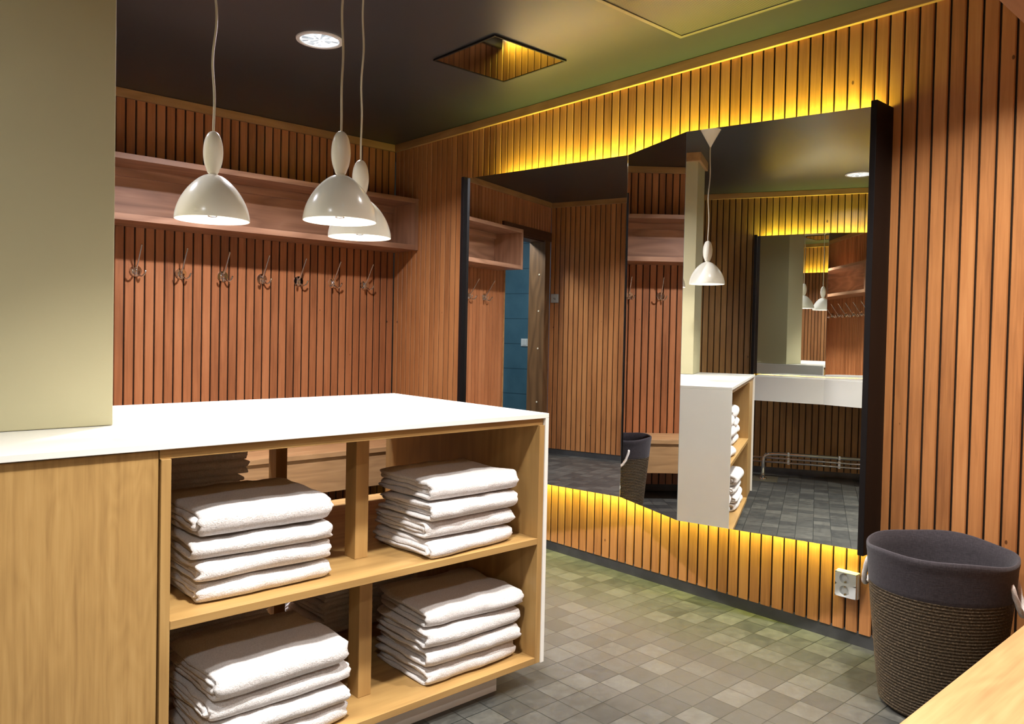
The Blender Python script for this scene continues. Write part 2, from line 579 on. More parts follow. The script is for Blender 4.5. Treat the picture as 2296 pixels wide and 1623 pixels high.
# ceiling trims
def trim(name, x0, x1, y0, y1, m, z0=H - 0.05):
    b = newbm(); add_box(b, x0, x1, y0, y1, z0, H - 0.001, 0.002)
    struct(name, b, m)
trim('trim_1', -0.02, 0.0, YN, 0.0, M['trim_y'])
trim('trim_2', XL, -0.02, -0.02, 0.0, M['trim_x'])
trim('trim_3', XL, XL + 0.02, -1.6, -0.02, M['trim_y'])
trim('trim_4', XFAR, XFAR + 0.02, -6.3, -1.6, M['trim_y'])
trim('trim_5', -2.15, -0.02, YN, YN + 0.02, M['trim_x'])

# pillar standing at the cabinet's end
PX0, PX1, PY0, PY1 = -2.80, -2.457, -2.367, -2.02
bm = newbm(); add_box(bm, PX0, PX1, PY0, PY1, 0.936, H - 0.001, 0.003)
struct('wall_pillar', bm, M['pillar_paint'])
bm = newbm()
add_box(bm, PX0 - 0.02, PX1 + 0.02, PY0 - 0.02, PY0, H - 0.06, H - 0.001)
add_box(bm, PX0 - 0.02, PX1 + 0.02, PY1, PY1 + 0.02, H - 0.06, H - 0.001)
add_box(bm, PX0 - 0.02, PX0, PY0, PY1, H - 0.06, H - 0.001)
add_box(bm, PX1, PX1 + 0.02, PY0, PY1, H - 0.06, H - 0.001)
struct('trim_6', bm, M['trim_x'])

# doorway to the blue tiled room
dr = thing('door_1', None, None, (0, 0, 0)); dr['kind'] = 'structure'
bm = newbm(); add_box(bm, DOOR0, DOOR0 + 0.02, -0.018, 0.16, 0, DOORZ)
fr = obj('frame_post', bm, M['frame_brown'], dr)
bm = newbm()
for z in (0.52, 1.05, 1.42, 1.78):
    bmesh.ops.create_cone(bm, cap_ends=True, segments=16, radius1=0.009, radius2=0.007, depth=0.004,
                          matrix=Matrix.Translation((DOOR0 + 0.0215, 0.045, z)) @ Matrix.Rotation(PI / 2, 4, 'Y'))
obj('screw_plug', bm, M['plug'], fr)
bm = newbm(); add_box(bm, DOOR1 - 0.02, DOOR1, -0.004, 0.16, 0, DOORZ)
obj('frame_post', bm, M['trim_y'], dr)
bm = newbm(); add_box(bm, DOOR0 - 0.10, DOOR1 + 0.05, -0.022, 0.0, DOORZ, DOORZ + 0.09)
add_box(bm, DOOR0, DOOR1, 0.0, 0.16, DOORZ - 0.012, DOORZ)
obj('lintel', bm, M['frame_dark'], dr)
bm = newbm(); add_box(bm, DOOR0 - 0.075, DOOR0, -0.02, 0.0, 0.0, DOORZ)
obj('casing', bm, M['frame_brown'], dr)

# ------------------------------------------------------------------ towel cabinet
CX, CY, CYB, CZ = -1.188, -2.763, -1.815, 0.935
CL = -2.83
ctop = thing('countertop', 'white solid surface countertop with waterfall end over the towel cabinet', 'countertop', (0, 0, 0))
bm = newbm(); add_box(bm, CL, CX, CY, CYB, CZ - 0.016, CZ, 0.0012)
obj('top_slab', bm, M['solid_white'], ctop)
bm = newbm(); add_box(bm, CX - 0.0155, CX, CY, CYB, 0.078, CZ - 0.016, 0.0012)
obj('end_panel', bm, M['solid_white'], ctop)
bm = newbm(); add_box(bm, CL, CL + 0.0155, CY, CYB, 0.078, CZ - 0.016, 0.0012)
obj('end_panel', bm, M['solid_white'], ctop)

cab = thing('towel_cabinet', 'oak towel cabinet open on both sides with two shelves of white towels', 'cabinet', (0, 0, 0))
FY, BY = CY + 0.012, CYB - 0.012
XI0, XI1 = -2.434, CX - 0.0155 - 0.024      # inside faces of the open part
ZT0, ZT1 = CZ - 0.016 - 0.024, CZ - 0.0165
bm = newbm(); add_box(bm, -2.459, XI1 + 0.0238, FY, BY, ZT0, ZT1, 0.001)
obj('top_board', bm, M['oak_x'], cab)
bm = newbm(); add_box(bm, XI1, XI1 + 0.0238, FY - 0.008, BY + 0.008, 0.079, ZT0, 0.001)
obj('side_panel', bm, M['oak_z'], cab)
bm = newbm(); add_box(bm, -2.457, XI0, FY - 0.006, BY + 0.006, 0.079, ZT0, 0.001)
obj('side_panel', bm, M['oak_z'], cab)
ZS = 0.510
bm = newbm(); add_box(bm, XI0, XI1, FY - 0.008, BY + 0.008, ZS - 0.021, ZS, 0.001)
obj('shelf', bm, M['oak_x'], cab)
ZB = 0.100
bm = newbm(); add_box(bm, XI0, XI1, FY - 0.008, BY + 0.008, 0.079, ZB, 0.001)
obj('bottom_board', bm, M['oak_x'], cab)
bm = newbm(); add_box(bm, CL + 0.0165, -2.4615, FY, FY + 0.02, 0.079, ZT1 - 0.003, 0.001)
obj('door', bm, M['oak_door'], cab)
bm = newbm(); add_box(bm, CL + 0.0165, -2.4615, BY - 0.02, BY, 0.079, ZT1 - 0.003, 0.001)
obj('door', bm, M['oak_door'], cab)
def post(x0, y0, z0, z1):
    b = newbm(); add_box(b, x0, x0 + 0.045, y0, y0 + 0.062, z0, z1, 0.0015)
    obj('post', b, M['oak_z'], cab)
post(-1.838, -2.594, ZS, ZT0)
post(-1.842, -2.632, ZB, ZS - 0.021)
post(-1.772, -1.915, ZS, ZT0)
post(-1.772, -1.915, ZB, ZS - 0.021)
bm = newbm(); add_box(bm, -2.77, -1.345, -2.697, -1.885, 0.0, 0.0785)
obj('plinth', bm, M['solid_white'], cab)

# ------------------------------------------------------------------ towels
def ribbon_profile(path, th):
    """closed outline of a strip of cloth following path (list of (y,z)) with half thickness th(i)"""
    n = len(path)
    L, R = [], []
    for i, (y, z) in enumerate(path):
        y0, z0 = path[max(0, i - 1)]
        y1, z1 = path[min(n - 1, i + 1)]
        dy, dz = y1 - y0, z1 - z0
        l = math.hypot(dy, dz) or 1
        ny, nz = -dz / l, dy / l
        h = th(i / (n - 1))
        L.append((y + ny * h, z + nz * h))
        R.append((y - ny * h, z - nz * h))
    return L + R[::-1]

def towel_bm(w, d, h, seed):
    """a folded bath towel: rolled front fold at y=0, layered ends at +-x, back at y=d, resting on z=0"""
    rs = random.Random(seed)
    bm = newbm()
    t = h / 4.0
    def U(r, cz, y_in0, y_in1, bend):
        """a U fold: from the back along the bottom, round the front, back along the top"""
        pts = []
        for k in range(7):
            y = y_in0 + (r * 1.0 - y_in0) * k / 6
            pts.append((y, cz - r))
        for k in range(1, 12):
            a = -PI / 2 - PI * k / 12
            pts.append((r + math.cos(a) * r * bend, cz + math.sin(a) * r))
        for k in range(7):
            y = r * 1.0 + (y_in1 - r) * k / 6
            pts.append((y, cz + r))
        return pts
    cz = h / 2
    outs = []
    r_out = h / 2 - t / 2
    outs.append(ribbon_profile([(y, z) for y, z in U(r_out, cz, d - rs.uniform(0, .012), d - rs.uniform(0, .012), 1.0)], lambda s: t * 0.49))
    r_in = t / 2
    inner = [(y + t * 1.02, z) for y, z in U(r_in, cz, d - t * 1.2 - rs.uniform(0.0, .02), d - t * 1.2 - rs.uniform(0.0, .03), 0.9)]
    outs.append(ribbon_profile(inner, lambda s: t * 0.49))
    xs = [-0.5, -0.494, -0.484, -0.468] + [-0.468 + 0.936 * k / 22 for k in range(1, 22)] + [0.468, 0.484, 0.494, 0.5]
    off = Vector((seed * 3.17, seed * 1.31, seed * 7.7))
    skew = rs.uniform(-0.010, 0.010)
    for oi, out in enumerate(outs):
        cyz = [(sum(q[0] for q in out) / len(out)), (sum(q[1] for q in out) / len(out))]
        m = len(out)
        half = m // 2
        rings = []
        lx = rs.uniform(-0.006, 0.004) + (rs.choice((-0.010, -0.004, 0.006)) if oi else 0)
        for xi, sx in enumerate(xs):
            e = min(xi, len(xs) - 1 - xi)
            shrink = (0.45, 0.78, 0.94, 1.0)[min(e, 3)]
            x = sx * (w + 2 * lx)
            ring = []
            for k in range(m):
                # centre line point for this pair
                kk = k if k < half else m - 1 - k
                a, b = out[kk], out[m - 1 - kk]
                cy_, cz_ = (a[0] + b[0]) / 2, (a[1] + b[1]) / 2
                y = cy_ + (out[k][0] - cy_) * shrink
                z = cz_ + (out[k][1] - cz_) * shrink
                nv = noise.noise(Vector((x * 7, y * 7, z * 10)) + off)
                n2 = noise.noise(Vector((x * 22, y * 18, z * 22)) - off)
                fz = z / h
                dz = -(abs(nv) * 0.012 + abs(n2) * 0.005) * (fz if oi == 0 else 0.3)
                ed = (abs(sx) * 2) ** 7
                dz -= ed * 0.007 * fz
                dy = nv * 0.007 + n2 * 0.0030 + skew * sx + ed * 0.012 * max(0.0, 1 - y / (h * 1.2))
                dx = 0.0
                if e < 4:
                    dx = noise.noise(Vector((y * 16, z * 70, seed * 2.3 + sx * 4 + oi * 9))) * 0.011
                ring.append(bm.verts.new((x + dx, y + dy, max(0.0005, z + dz))))
            rings.append(ring)
        for i in range(len(rings) - 1):
            for k in range(m):
                bm.faces.new((rings[i][k], rings[i][(k + 1) % m], rings[i + 1][(k + 1) % m], rings[i + 1][k]))
        # ends: strips between the two sides of the ribbon
        for ring in (rings[0], rings[-1]):
            for k in range(half - 1):
                bm.faces.new((ring[k], ring[k + 1], ring[m - 2 - k], ring[m - 1 - k]))
    return bm

ORD = ['topmost', 'second from the top', 'third from the top', 'fourth from the top', 'fifth from the top']
seedc = [10]
def stack(cx, yfront, z0, w, d, hs, where, rot=0.0, flip=False, drop=0.0):
    n = len(hs)
    z = z0
    for i, h in enumerate(hs):
        seedc[0] += 1
        rs = random.Random(seedc[0] * 11)
        o = obj('towel', towel_bm(w * rs.uniform(0.965, 1.02), d * rs.uniform(0.96, 1.03), h, seedc[0]), M['terry'], smooth=True)
        ang = rot + rs.uniform(-0.035, 0.035)
        o.location = (cx + rs.uniform(-0.007, 0.007), yfront + rs.uniform(-0.011, 0.009), z + 0.0005)
        o.rotation_euler = (0, 0, ang + (PI if flip else 0))
        tag(o, 'folded white towel, %s in the %s stack' % (ORD[n - 1 - i], where), 'towel', 'folded white towels in the oak cabinet')
        z += h * 1.0
stack(-2.165, -2.700, ZS, 0.385, 0.30, [0.055, 0.056, 0.054, 0.078], 'upper left front', rot=0.0)
stack(-1.478, -2.735, ZS, 0.372, 0.30, [0.058, 0.056, 0.060, 0.070], 'upper right front', rot=0.02)
stack(-2.125, -2.735, ZB, 0.395, 0.31, [0.056, 0.054, 0.053, 0.079], 'lower left front', rot=0.0)
stack(-1.455, -2.720, ZB, 0.385, 0.31, [0.060, 0.062, 0.060, 0.062], 'lower right front', rot=-0.02)
stack(-2.185, -1.855, ZS, 0.385, 0.29, [0.072, 0.072, 0.070, 0.095], 'upper left rear', flip=True)
stack(-2.09, -1.855, ZB, 0.385, 0.29, [0.060, 0.062, 0.060, 0.066], 'lower left rear', flip=True)
stack(-1.50, -1.860, ZB, 0.385, 0.29, [0.060, 0.062, 0.062, 0.070], 'lower right rear', flip=True)

# ------------------------------------------------------------------ pendant lamps
def lamp_profiles():
    r = 0.110
    out = []
    for k in range(25):
        f = k / 24.0               # 0 rim .. 1 neck
        z = 0.140 * f
        rad = 0.0125 + (r - 0.0125) * (1 - f ** 1.75) ** 0.70
        out.append((rad, z))
    return out
def pendant(x, y, zr, label):
    th = thing('pendant_lamp', label, 'lamp', (x, y, zr), 0, 'white pendant lamps over the counter')
    prof = lamp_profiles()
    outer = newbm()
    add_lathe(outer, prof, 56)
    add_lathe(outer, [(prof[0][0], prof[0][1]), (prof[0][0] - 0.0012, prof[0][1] - 0.0012), (prof[0][0] - 0.0026, prof[0][1])], 56)
    add_lathe(outer, [(0.0125, 0.140), (0.0122, 0.143)], 56)
    inn = newbm()
    add_lathe(inn, [(max(0.004, a - 0.0026), b - (0.0 if i == 0 else 0.0012)) for i, (a, b) in enumerate(prof)], 56)
    shade = obj('lamp_shade', outer, M['enamel'], th, True, angle=50)
    obj('shade_lining', inn, M['enamel_in'], shade, True)
    b = newbm()
    pr = []
    z0, z1 = 0.141, 0.272
    for k in range(25):
        f = k / 24.0
        a = PI * f
        rr = 0.0095 * max(0, 1 - f * 5) + 0.0292 * math.sin(a) ** 0.85
        pr.append((max(0.0035, rr), z0 + (z1 - z0) * (0.5 - 0.5 * math.cos(a))))
    add_lathe(b, pr, 40, cap1=True)
    obj('lamp_body', b, M['enamel'], th, True, angle=60)
    b = newbm()
    zc = H - 0.10 - zr
    pts = []
    for k in range(40):
        f = k / 39.0
        z = 0.268 + (zc - 0.268) * f
        s = math.sin(f * PI)
        pts.append((0.0045 * math.sin(f * 14 + x * 9) * s, 0.0045 * math.cos(f * 11 + y * 7) * s, z))
    add_tube(b, pts, 0.0036, 10)
    obj('cord', b, M['cord'], th, True)
    b = newbm()
    add_lathe(b, [(0.0055, zc - 0.006), (0.007, zc), (0.060, H - 0.004 - zr), (0.062, H - 0.0015 - zr), (0.058, H - 0.0005 - zr)], 40, cap0=True, cap1=True)
    obj('canopy', b, M['enamel'], th, True, angle=40)
    b = newbm()
    add_lathe(b, [(0.012, 0.110), (0.014, 0.090), (0.021, 0.066), (0.0235, 0.050), (0.021, 0.036), (0.012, 0.026), (0.002, 0.0235)], 28, cap0=True, cap1=True)
    bulb = obj('bulb', b, M['bulb'], th, True)
    b = newbm()
    add_lathe(b, [(0.0145, 0.0155), (0.0150, 0.0120), (0.0115, 0.0090), (0.002, 0.0080)], 28, cap0=True, cap1=True)
    obj('bulb_cap', b, M['chrome'], bulb, True)
    b = newbm()
    add_lathe(b, [(0.0145, 0.109), (0.0145, 0.126), (0.010, 0.135)], 24, cap0=True, cap1=True)
    obj('lamp_holder', b, M['enamel_in'], th, True, angle=40)
    ld = bpy.data.lights.new('pendant_light', 'POINT')
    ld.energy = PEND_W
    ld.color = (1.0, 0.93, 0.81)
    ld.shadow_soft_size = 0.028
    lo = bpy.data.objects.new('pendant_light', ld)
    COL.objects.link(lo)
    lo.parent = th
    lo.location = (0, 0, 0.046)
    return th
PEND_W = 7.0
pendant(-2.145, -2.237, 1.535, 'leftmost white bell pendant lamp, in front of the wooden shelf')
pendant(-1.868, -2.525, 1.536, 'middle white bell pendant lamp, in front of its neighbour')
pendant(-1.620, -2.228, 1.533, 'rightmost white bell pendant lamp, half hidden behind the middle one')

# ------------------------------------------------------------------ hook rails, shelves, benches
def make_hook(label, group):
    """built for a wall whose outward normal is -y; origin on the wall face"""
    th = thing('coat_hook', label, 'hook', (0, 0, 0), 0, group)
    b = newbm()
    bmesh.ops.create_cone(b, cap_ends=True, segments=36, radius1=0.0315, radius2=0.0315, depth=0.007,
                          matrix=Matrix.Translation((0, -0.0035, 0)) @ Matrix.Rotation(PI / 2, 4, 'X'))
    bmesh.ops.create_uvsphere(b, u_segments=24, v_segments=12, radius=0.0125, matrix=Matrix.Translation((0, -0.012, -0.002)) @ Matrix.Diagonal((0.75, 1.1, 1.6, 1)))
    obj('backplate', b, M['chrome'], th, True, angle=35)
    b = newbm()
    pts = [(0, -0.014, 0.006), (0, -0.026, 0.020), (0, -0.048, 0.048), (0, -0.085, 0.104), (0, -0.108, 0.138), (0, -0.110, 0.141)]
    add_tube(b, pts, [0.0052, 0.0048, 0.0044, 0.0044, 0.0052, 0.004], 12)
    obj('long_peg', b, M['chrome'], th, True)
    for s in (-1, 1):
        b = newbm()
        pts = []
        for k in range(11):
            f = k / 10.0
            a = -PI * 0.62 * f
            pts.append((s * (0.006 + 0.030 * f), -0.014 - 0.052 * f, -0.012 - 0.024 * math.sin(f * PI * 0.72) + 0.034 * f ** 3))
        add_tube(b, pts, [0.0048] * 9 + [0.0055, 0.0045], 12)
        obj('prong', b, M['chrome'], th, True)
    return th
NH = 9
hx = [-0.237 - 0.2453 * i for i in range(NH)]
HZ = 1.506
names = ['first', 'second', 'third', 'fourth', 'fifth', 'sixth', 'seventh', 'eighth', 'ninth']
lab = ['chrome coat hook on the back wall, %s from the corner by the mirror' % n for n in names]
hook0 = make_hook(lab[0], 'chrome coat hooks')
hook0.location = (hx[0], 0.0, HZ)
for i in range(1, NH):
    dup(hook0, (hx[i], 0.0, HZ), 0, lab[i])
for i in range(7):
    dup(hook0, (-0.30 - 0.2453 * i, YN, HZ), PI, 'chrome coat hook above the near bench, %s from the mirror wall' % names[i])

def wall_shelf(label, x0, x1, wy, sgn, zb=1.748):
    """open box shelf; wy the wall face, sgn -1 when it sticks out towards -y"""
    th = thing('wall_shelf', label, 'shelf', ((x0 + x1) / 2, wy, zb), 0)
    cx = (x0 + x1) / 2
    def bx(a, b_, d0, d1, z0, z1, bev=0.001):
        q = newbm()
        ya, yb = sorted((sgn * d0, sgn * d1))
        add_box(q, a - cx, b_ - cx, ya, yb, z0, z1, bev)
        return q
    HH = 0.345
    obj('top_board', bx(x0 + 0.026, x1 - 0.026, 0.001, 0.29, HH - 0.030, HH), M['shelf_x'], th)
    obj('bottom_board', bx(x0 + 0.026, x1 - 0.026, 0.001, 0.29, 0.0, 0.034), M['shelf_x'], th)
    obj('end_panel', bx(x0, x0 + 0.026, 0.001, 0.29, 0.0, HH), M['shelf_z'], th)
    obj('end_panel', bx(x1 - 0.026, x1, 0.001, 0.29, 0.0, HH), M['shelf_z'], th)
    obj('back_panel', bx(x0 + 0.026, x1 - 0.026, 0.001, 0.012, 0.034, HH - 0.030), M['shelf_x'], th)
    obj('batten', bx(x0 + 0.026, x1 - 0.026, 0.012, 0.034, HH - 0.075, HH - 0.030), M['shelf_x'], th)
    return th
wall_shelf('long open oak shelf box above the chrome hooks on the back wall', -2.362, -0.002, 0.0, -1)
wall_shelf('oak shelf box end at the upper right corner, above the near bench', -2.10, -0.002, YN, 1, 1.715)

def bench(label, x0, x1, wy, sgn, depth, m):
    th = thing('wall_mounted_bench', label, 'bench', ((x0 + x1) / 2, wy, 0.0), 0)
    cx = (x0 + x1) / 2
    def bx(a, b_, d0, d1, z0, z1, bev=0.0015):
        q = newbm()
        ya, yb = sorted((sgn * d0, sgn * d1))
        add_box(q, a - cx, b_ - cx, ya, yb, z0, z1, bev)
        return q
    obj('seat', bx(x0, x1, 0.001, depth, 0.42, 0.45), m, th)
    obj('apron', bx(x0, x1, depth - 0.036, depth - 0.012, 0.205, 0.42), M['bench_x'], th)
    obj('bracket', bx(x0 + 0.02, x0 + 0.05, 0.001, depth - 0.036, 0.30, 0.42), M['bench_x'], th)
    obj('bracket', bx(x1 - 0.05, x1 - 0.02, 0.001, depth - 0.036, 0.30, 0.42), M['bench_x'], th)
    return th
bench('long oak bench with a deep front apron under the back wall hooks', -2.36, -0.002, 0.0, -1, 0.39, M['bench_x'])
bench('pale oak bench seat at the lower right, nearest the viewer', -2.08, -0.002, YN, 1, 0.512, M['bench_near'])

# ------------------------------------------------------------------ laundry baskets
def make_basket(label, loc, rot, hand):
    th = thing('laundry_basket', label, 'basket', loc, rot, 'dark rope laundry baskets')
    RB, RT, HT, ZC = 0.168, 0.222, 0.53, 0.405
    def rad(z):
        f = z / HT
        return RB + (RT - RB) * f ** 0.9
    b = newbm()
    prof = [(0.01, 0.004), (RB - 0.02, 0.004), (RB - 0.006, 0.006)]
    nrow = 38
    for i in range(nrow):
        zc = 0.012 + (ZC - 0.012) * i / nrow
        hgt = (ZC - 0.012) / nrow
        for k in range(5):
            f = k / 5.0
            prof.append((rad(zc + hgt * f) + 0.0042 * math.sin(PI * f) - 0.001, zc + hgt * f))
    prof.append((rad(ZC) - 0.003, ZC))
    add_lathe(b, prof, 72, cap0=True)
    obj('woven_body', b, M['rope'], th, True)
    b = newbm()
    def wob(j, a, r, z):
        up = max(0, (z - ZC) / (HT - ZC))
        rr = r * (1 + 0.012 * math.sin(2 * a + 0.6) * up + 0.006 * math.sin(5 * a) * up)
        zz = z + 0.005 * math.sin(2 * a + 1.1) * up + 0.003 * math.sin(5 * a + 1) * up
        return rr, zz
    pr = [(rad(ZC) + 0.001, ZC - 0.004), (rad(ZC) + 0.003, ZC)]
    for k in range(1, 13):
        z = ZC + (HT - ZC) * k / 12
        pr.append((rad(z) + 0.003 + 0.0012 * (1 if 10 <= k < 12 else 0), z))
    pr += [(rad(HT), HT + 0.003), (rad(HT) - 0.004, HT)]
    for k in range(1, 11):
        z = HT - (HT - 0.05) * k / 10
        pr.append((rad(z) - 0.006, z))
    pr.append((0.01, 0.045))
    add_lathe(b, pr, 72, wob=wob, cap1=True)
    obj('fabric_band', b, M['cloth'], th, True)
    for a0 in hand:
        b = newbm()
        pts = []
        R = rad(ZC + 0.05) + 0.004
        for k in range(45):
            f = k / 44.0
            a = a0 + (f - 0.5) * 0.62
            out = math.sin(f * PI)
            rr = R - 0.006 + 0.020 * out ** 0.6
            z = ZC + 0.060 - 0.105 * out ** 0.8
            pts.append((rr * math.cos(a), rr * math.sin(a), z))
        add_tube(b, pts, 0.0085, 14, mod=lambda i, a: 0.80 + 0.26 * abs(math.cos(1.5 * a + i * 0.55)))
        obj('rope_handle', b, M['whiterope'], th, True)
    return th
va = math.atan2(-3.71 + 4.645, -0.30 + 3.07)
basket = make_basket('rope laundry basket with charcoal band beside the near bench', (-0.30, -3.71, 0.0), 0.0, (va + PI / 2 - 0.26, va - PI / 2 - 0.14))
dup(basket, (-0.29, -0.80, 0.0), math.radians(-4), 'rope laundry basket in front of the back bench, seen only in the mirror')

# ------------------------------------------------------------------ wall mirrors
ZM0, ZM1 = 0.405, 2.088
def mirror_unit(label, pts, end_lo, end_hi, wallx, sgn, group, z0=ZM0, z1=ZM1):
    """pts: plan points of the folded glass front, in order; sgn = direction from wall into the room along x"""
    th = thing('wall_mirror', label, 'mirror', (wallx, (pts[0][1] + pts[-1][1]) / 2, z0), 0, group)
    oy = (pts[0][1] + pts[-1][1]) / 2
    L = lambda q: (q[0] - wallx, q[1] - oy)
    for (a, b_) in zip(pts, pts[1:]):
        a, b_ = L(a), L(b_)
        d = Vector((b_[0] - a[0], b_[1] - a[1])).normalized()
        nrm = Vector((d.y, -d.x))
        if nrm.x * sgn < 0:
            nrm = -nrm
        g = 0.0008
        a2 = (a[0] + d.x * g, a[1] + d.y * g)
        b2 = (b_[0] - d.x * g, b_[1] - d.y * g)
        bk = newbm()
        def P(q, dd):
            return (q[0] - nrm.x * dd, q[1] - nrm.y * dd)
        # backing board, glass edge, silvered front
        add_prism(bk, [P(a2, 0.006), P(b2, 0.006), P(b2, 0.022), P(a2, 0.022)], 0.0, z1 - z0)
        pn = obj('panel', bk, M['black_matt'], th)
        gl = newbm()
        add_prism(gl, [P(a2, 0.0), P(b2, 0.0), P(b2, 0.0055), P(a2, 0.0055)], 0.0, z1 - z0)
        bmesh.ops.recalc_face_normals(gl, faces=gl.faces[:])
        gl.normal_update()
        for f in gl.faces:
            f.material_index = 0 if f.normal.dot(Vector((nrm.x, nrm.y, 0))) > 0.9 else 1
        obj('mirror_glass', gl, [M['mirror'], M['edge_glass']], pn)
    for (y0, y1, dep) in (end_lo, end_hi):
        b = newbm()
        x0, x1 = sorted((sgn * 0.002, sgn * dep))
        add_box(b, x0, x1, y0 - oy, y1 - oy, -0.004, z1 - z0 + 0.006, 0.0015)
        obj('end_board', b, M['black'], th)
    # light strips on the wall side, top and bottom
    ya, yb = min(pts[0][1], pts[-1][1]) + 0.05, max(pts[0][1], pts[-1][1]) - 0.05
    for nm, z, up in (('top', z1 - z0 - 0.035, 1), ('bottom', 0.035, -1)):
        b = newbm()
        x0, x1 = sorted((sgn * 0.018, sgn * 0.042))
        add_box(b, x0, x1, ya - oy, yb - oy, z - 0.006, z + 0.006)
        strip = obj('light_strip', b, M['led'], th)
        ld = bpy.data.lights.new('mirror_backlight', 'AREA')
        ld.shape = 'RECTANGLE'
        ld.size = yb - ya
        ld.size_y = 0.02
        ld.energy = LED_W * (yb - ya) * (1.0 if up > 0 else 0.62)
        ld.color = LED_C
        lo = bpy.data.objects.new('mirror_backlight', ld)
        COL.objects.link(lo)
        lo.parent = strip
        lo.location = (sgn * 0.030, (ya + yb) / 2 - oy, z + up * 0.008)
        # length along y, shining up / down and a little to the wall
        zdir = Vector((sgn * 0.8, 0, -up)).normalized()       # -Z is the emission axis
        xdir = Vector((0, 1, 0))
        ydir = zdir.cross(xdir)
        lo.rotation_euler = Matrix((xdir, ydir, zdir)).transposed().to_euler()
    return th
LED_W = 12.5
LED_C = (1.0, 1.08, 0.09)
A8 = math.radians(8.7)
J1 = (-0.087, -2.170)
L0 = (J1[0] - math.tan(A8) * (2.170 - 1.12), -1.12)
J2 = (-0.260, -2.635)
A3 = math.radians(13.2)
R0 = (J2[0] + math.tan(A3) * (3.372 - 2.635), -3.372)
mirror_unit('folded three panel wall mirror with yellow backlight on the boarded right wall', [L0, J1, J2, R0],
            (-1.12, -1.095, 0.275), (-3.395, -3.372, 0.150), 0.0, -1, None)
# the second mirror over the washstand
Q0 = (XFAR + 0.085, -2.665)
Q1 = (XFAR + 0.205, -3.250)
Q2 = (XFAR + 0.070, -4.100)
mirror_unit('second backlit mirror over the white washstand, seen reflected in the large mirror', [Q0, Q1, Q2],
            (-2.665, -2.640, 0.14), (-4.125, -4.10, 0.14), XFAR, 1, None, 0.885, 2.10)

# ------------------------------------------------------------------ washstand
ws = thing('wall_mounted_washstand', 'white washstand counter under the second mirror, seen in reflection', 'washstand', (XFAR, -3.4, 0.0))
poly = [(0.004, 0.70), (0.49, 0.70), (0.60, 0.16), (0.76, -0.13), (0.72, -1.10), (0.004, -1.10)]
bm = newbm(); add_prism(bm, poly[::-1], 0.865, 0.88)
obj('top_slab', bm, M['solid_white'], ws)
bm = newbm()
for a, b_ in ((poly[1], poly[2]), (poly[2], poly[3]), (poly[3], poly[4])):
    add_prism(bm, [a, b_, (b_[0] - 0.02, b_[1]), (a[0] - 0.02, a[1])], 0.68, 0.865)
obj('front_panel', bm, M['solid_white'], ws)

# ------------------------------------------------------------------ chrome heating pipes
hp = thing('heating_pipe', 'chrome heating pipes along the wall under the washstand, seen in reflection', 'pipe', (XFAR, -3.4, 0.0))
bm = newbm()
add_tube(bm, [(0.34, 0.62, 0.0), (0.34, 0.62, 0.165), (0.338, 0.615, 0.190), (0.333, 0.598, 0.208), (0.325, 0.57, 0.215), (0.28, 0.50, 0.216), (0.28, -1.05, 0.216)], 0.0155, 14)
obj('main_pipe', bm, M['chrome'], hp, True)
for z in (0.172, 0.138):
    bm = newbm(); add_tube(bm, [(0.25, 0.85, z), (0.25, -1.05, z)], 0.009, 12)
    obj('thin_pipe', bm, M['chrome'], hp, True)
for y in (0.42, 0.02, -0.35):
    bm = newbm()
    add_box(bm, 0.002, 0.265, y - 0.007, y + 0.007, 0.148, 0.162)
    add_box(bm, 0.242, 0.258, y - 0.009, y + 0.009, 0.125, 0.185)
    add_box(bm, 0.262, 0.30, y - 0.007, y + 0.007, 0.20, 0.2345)
    obj('pipe_bracket', bm, M['chrome'], hp)
bm = newbm(); add_lathe(bm, [(0.034, 0.001), (0.032, 0.012), (0.017, 0.02)], 24, c=(0.34, 0.62), cap0=True, cap1=True)
obj('pipe_collar', bm, M['chrome'], hp, True, angle=40)
bm = newbm(); add_box(bm, 0.20, 0.46, 0.50, 0.70, 0.0005, 0.004)
obj('floor_plate', bm, M['steel'], hp)

# ------------------------------------------------------------------ socket, room controller and light switch
so = thing('wall_socket', 'white double wall socket low on the boards beside the basket', 'socket', (0.0, -3.279, 0.240))
bm = newbm(); add_box(bm, -0.018, -0.0005, -0.044, 0.044, -0.052, 0.052, 0.003)
obj('back_box', bm, M['plastic'], so)
fp = None
bm = newbm()
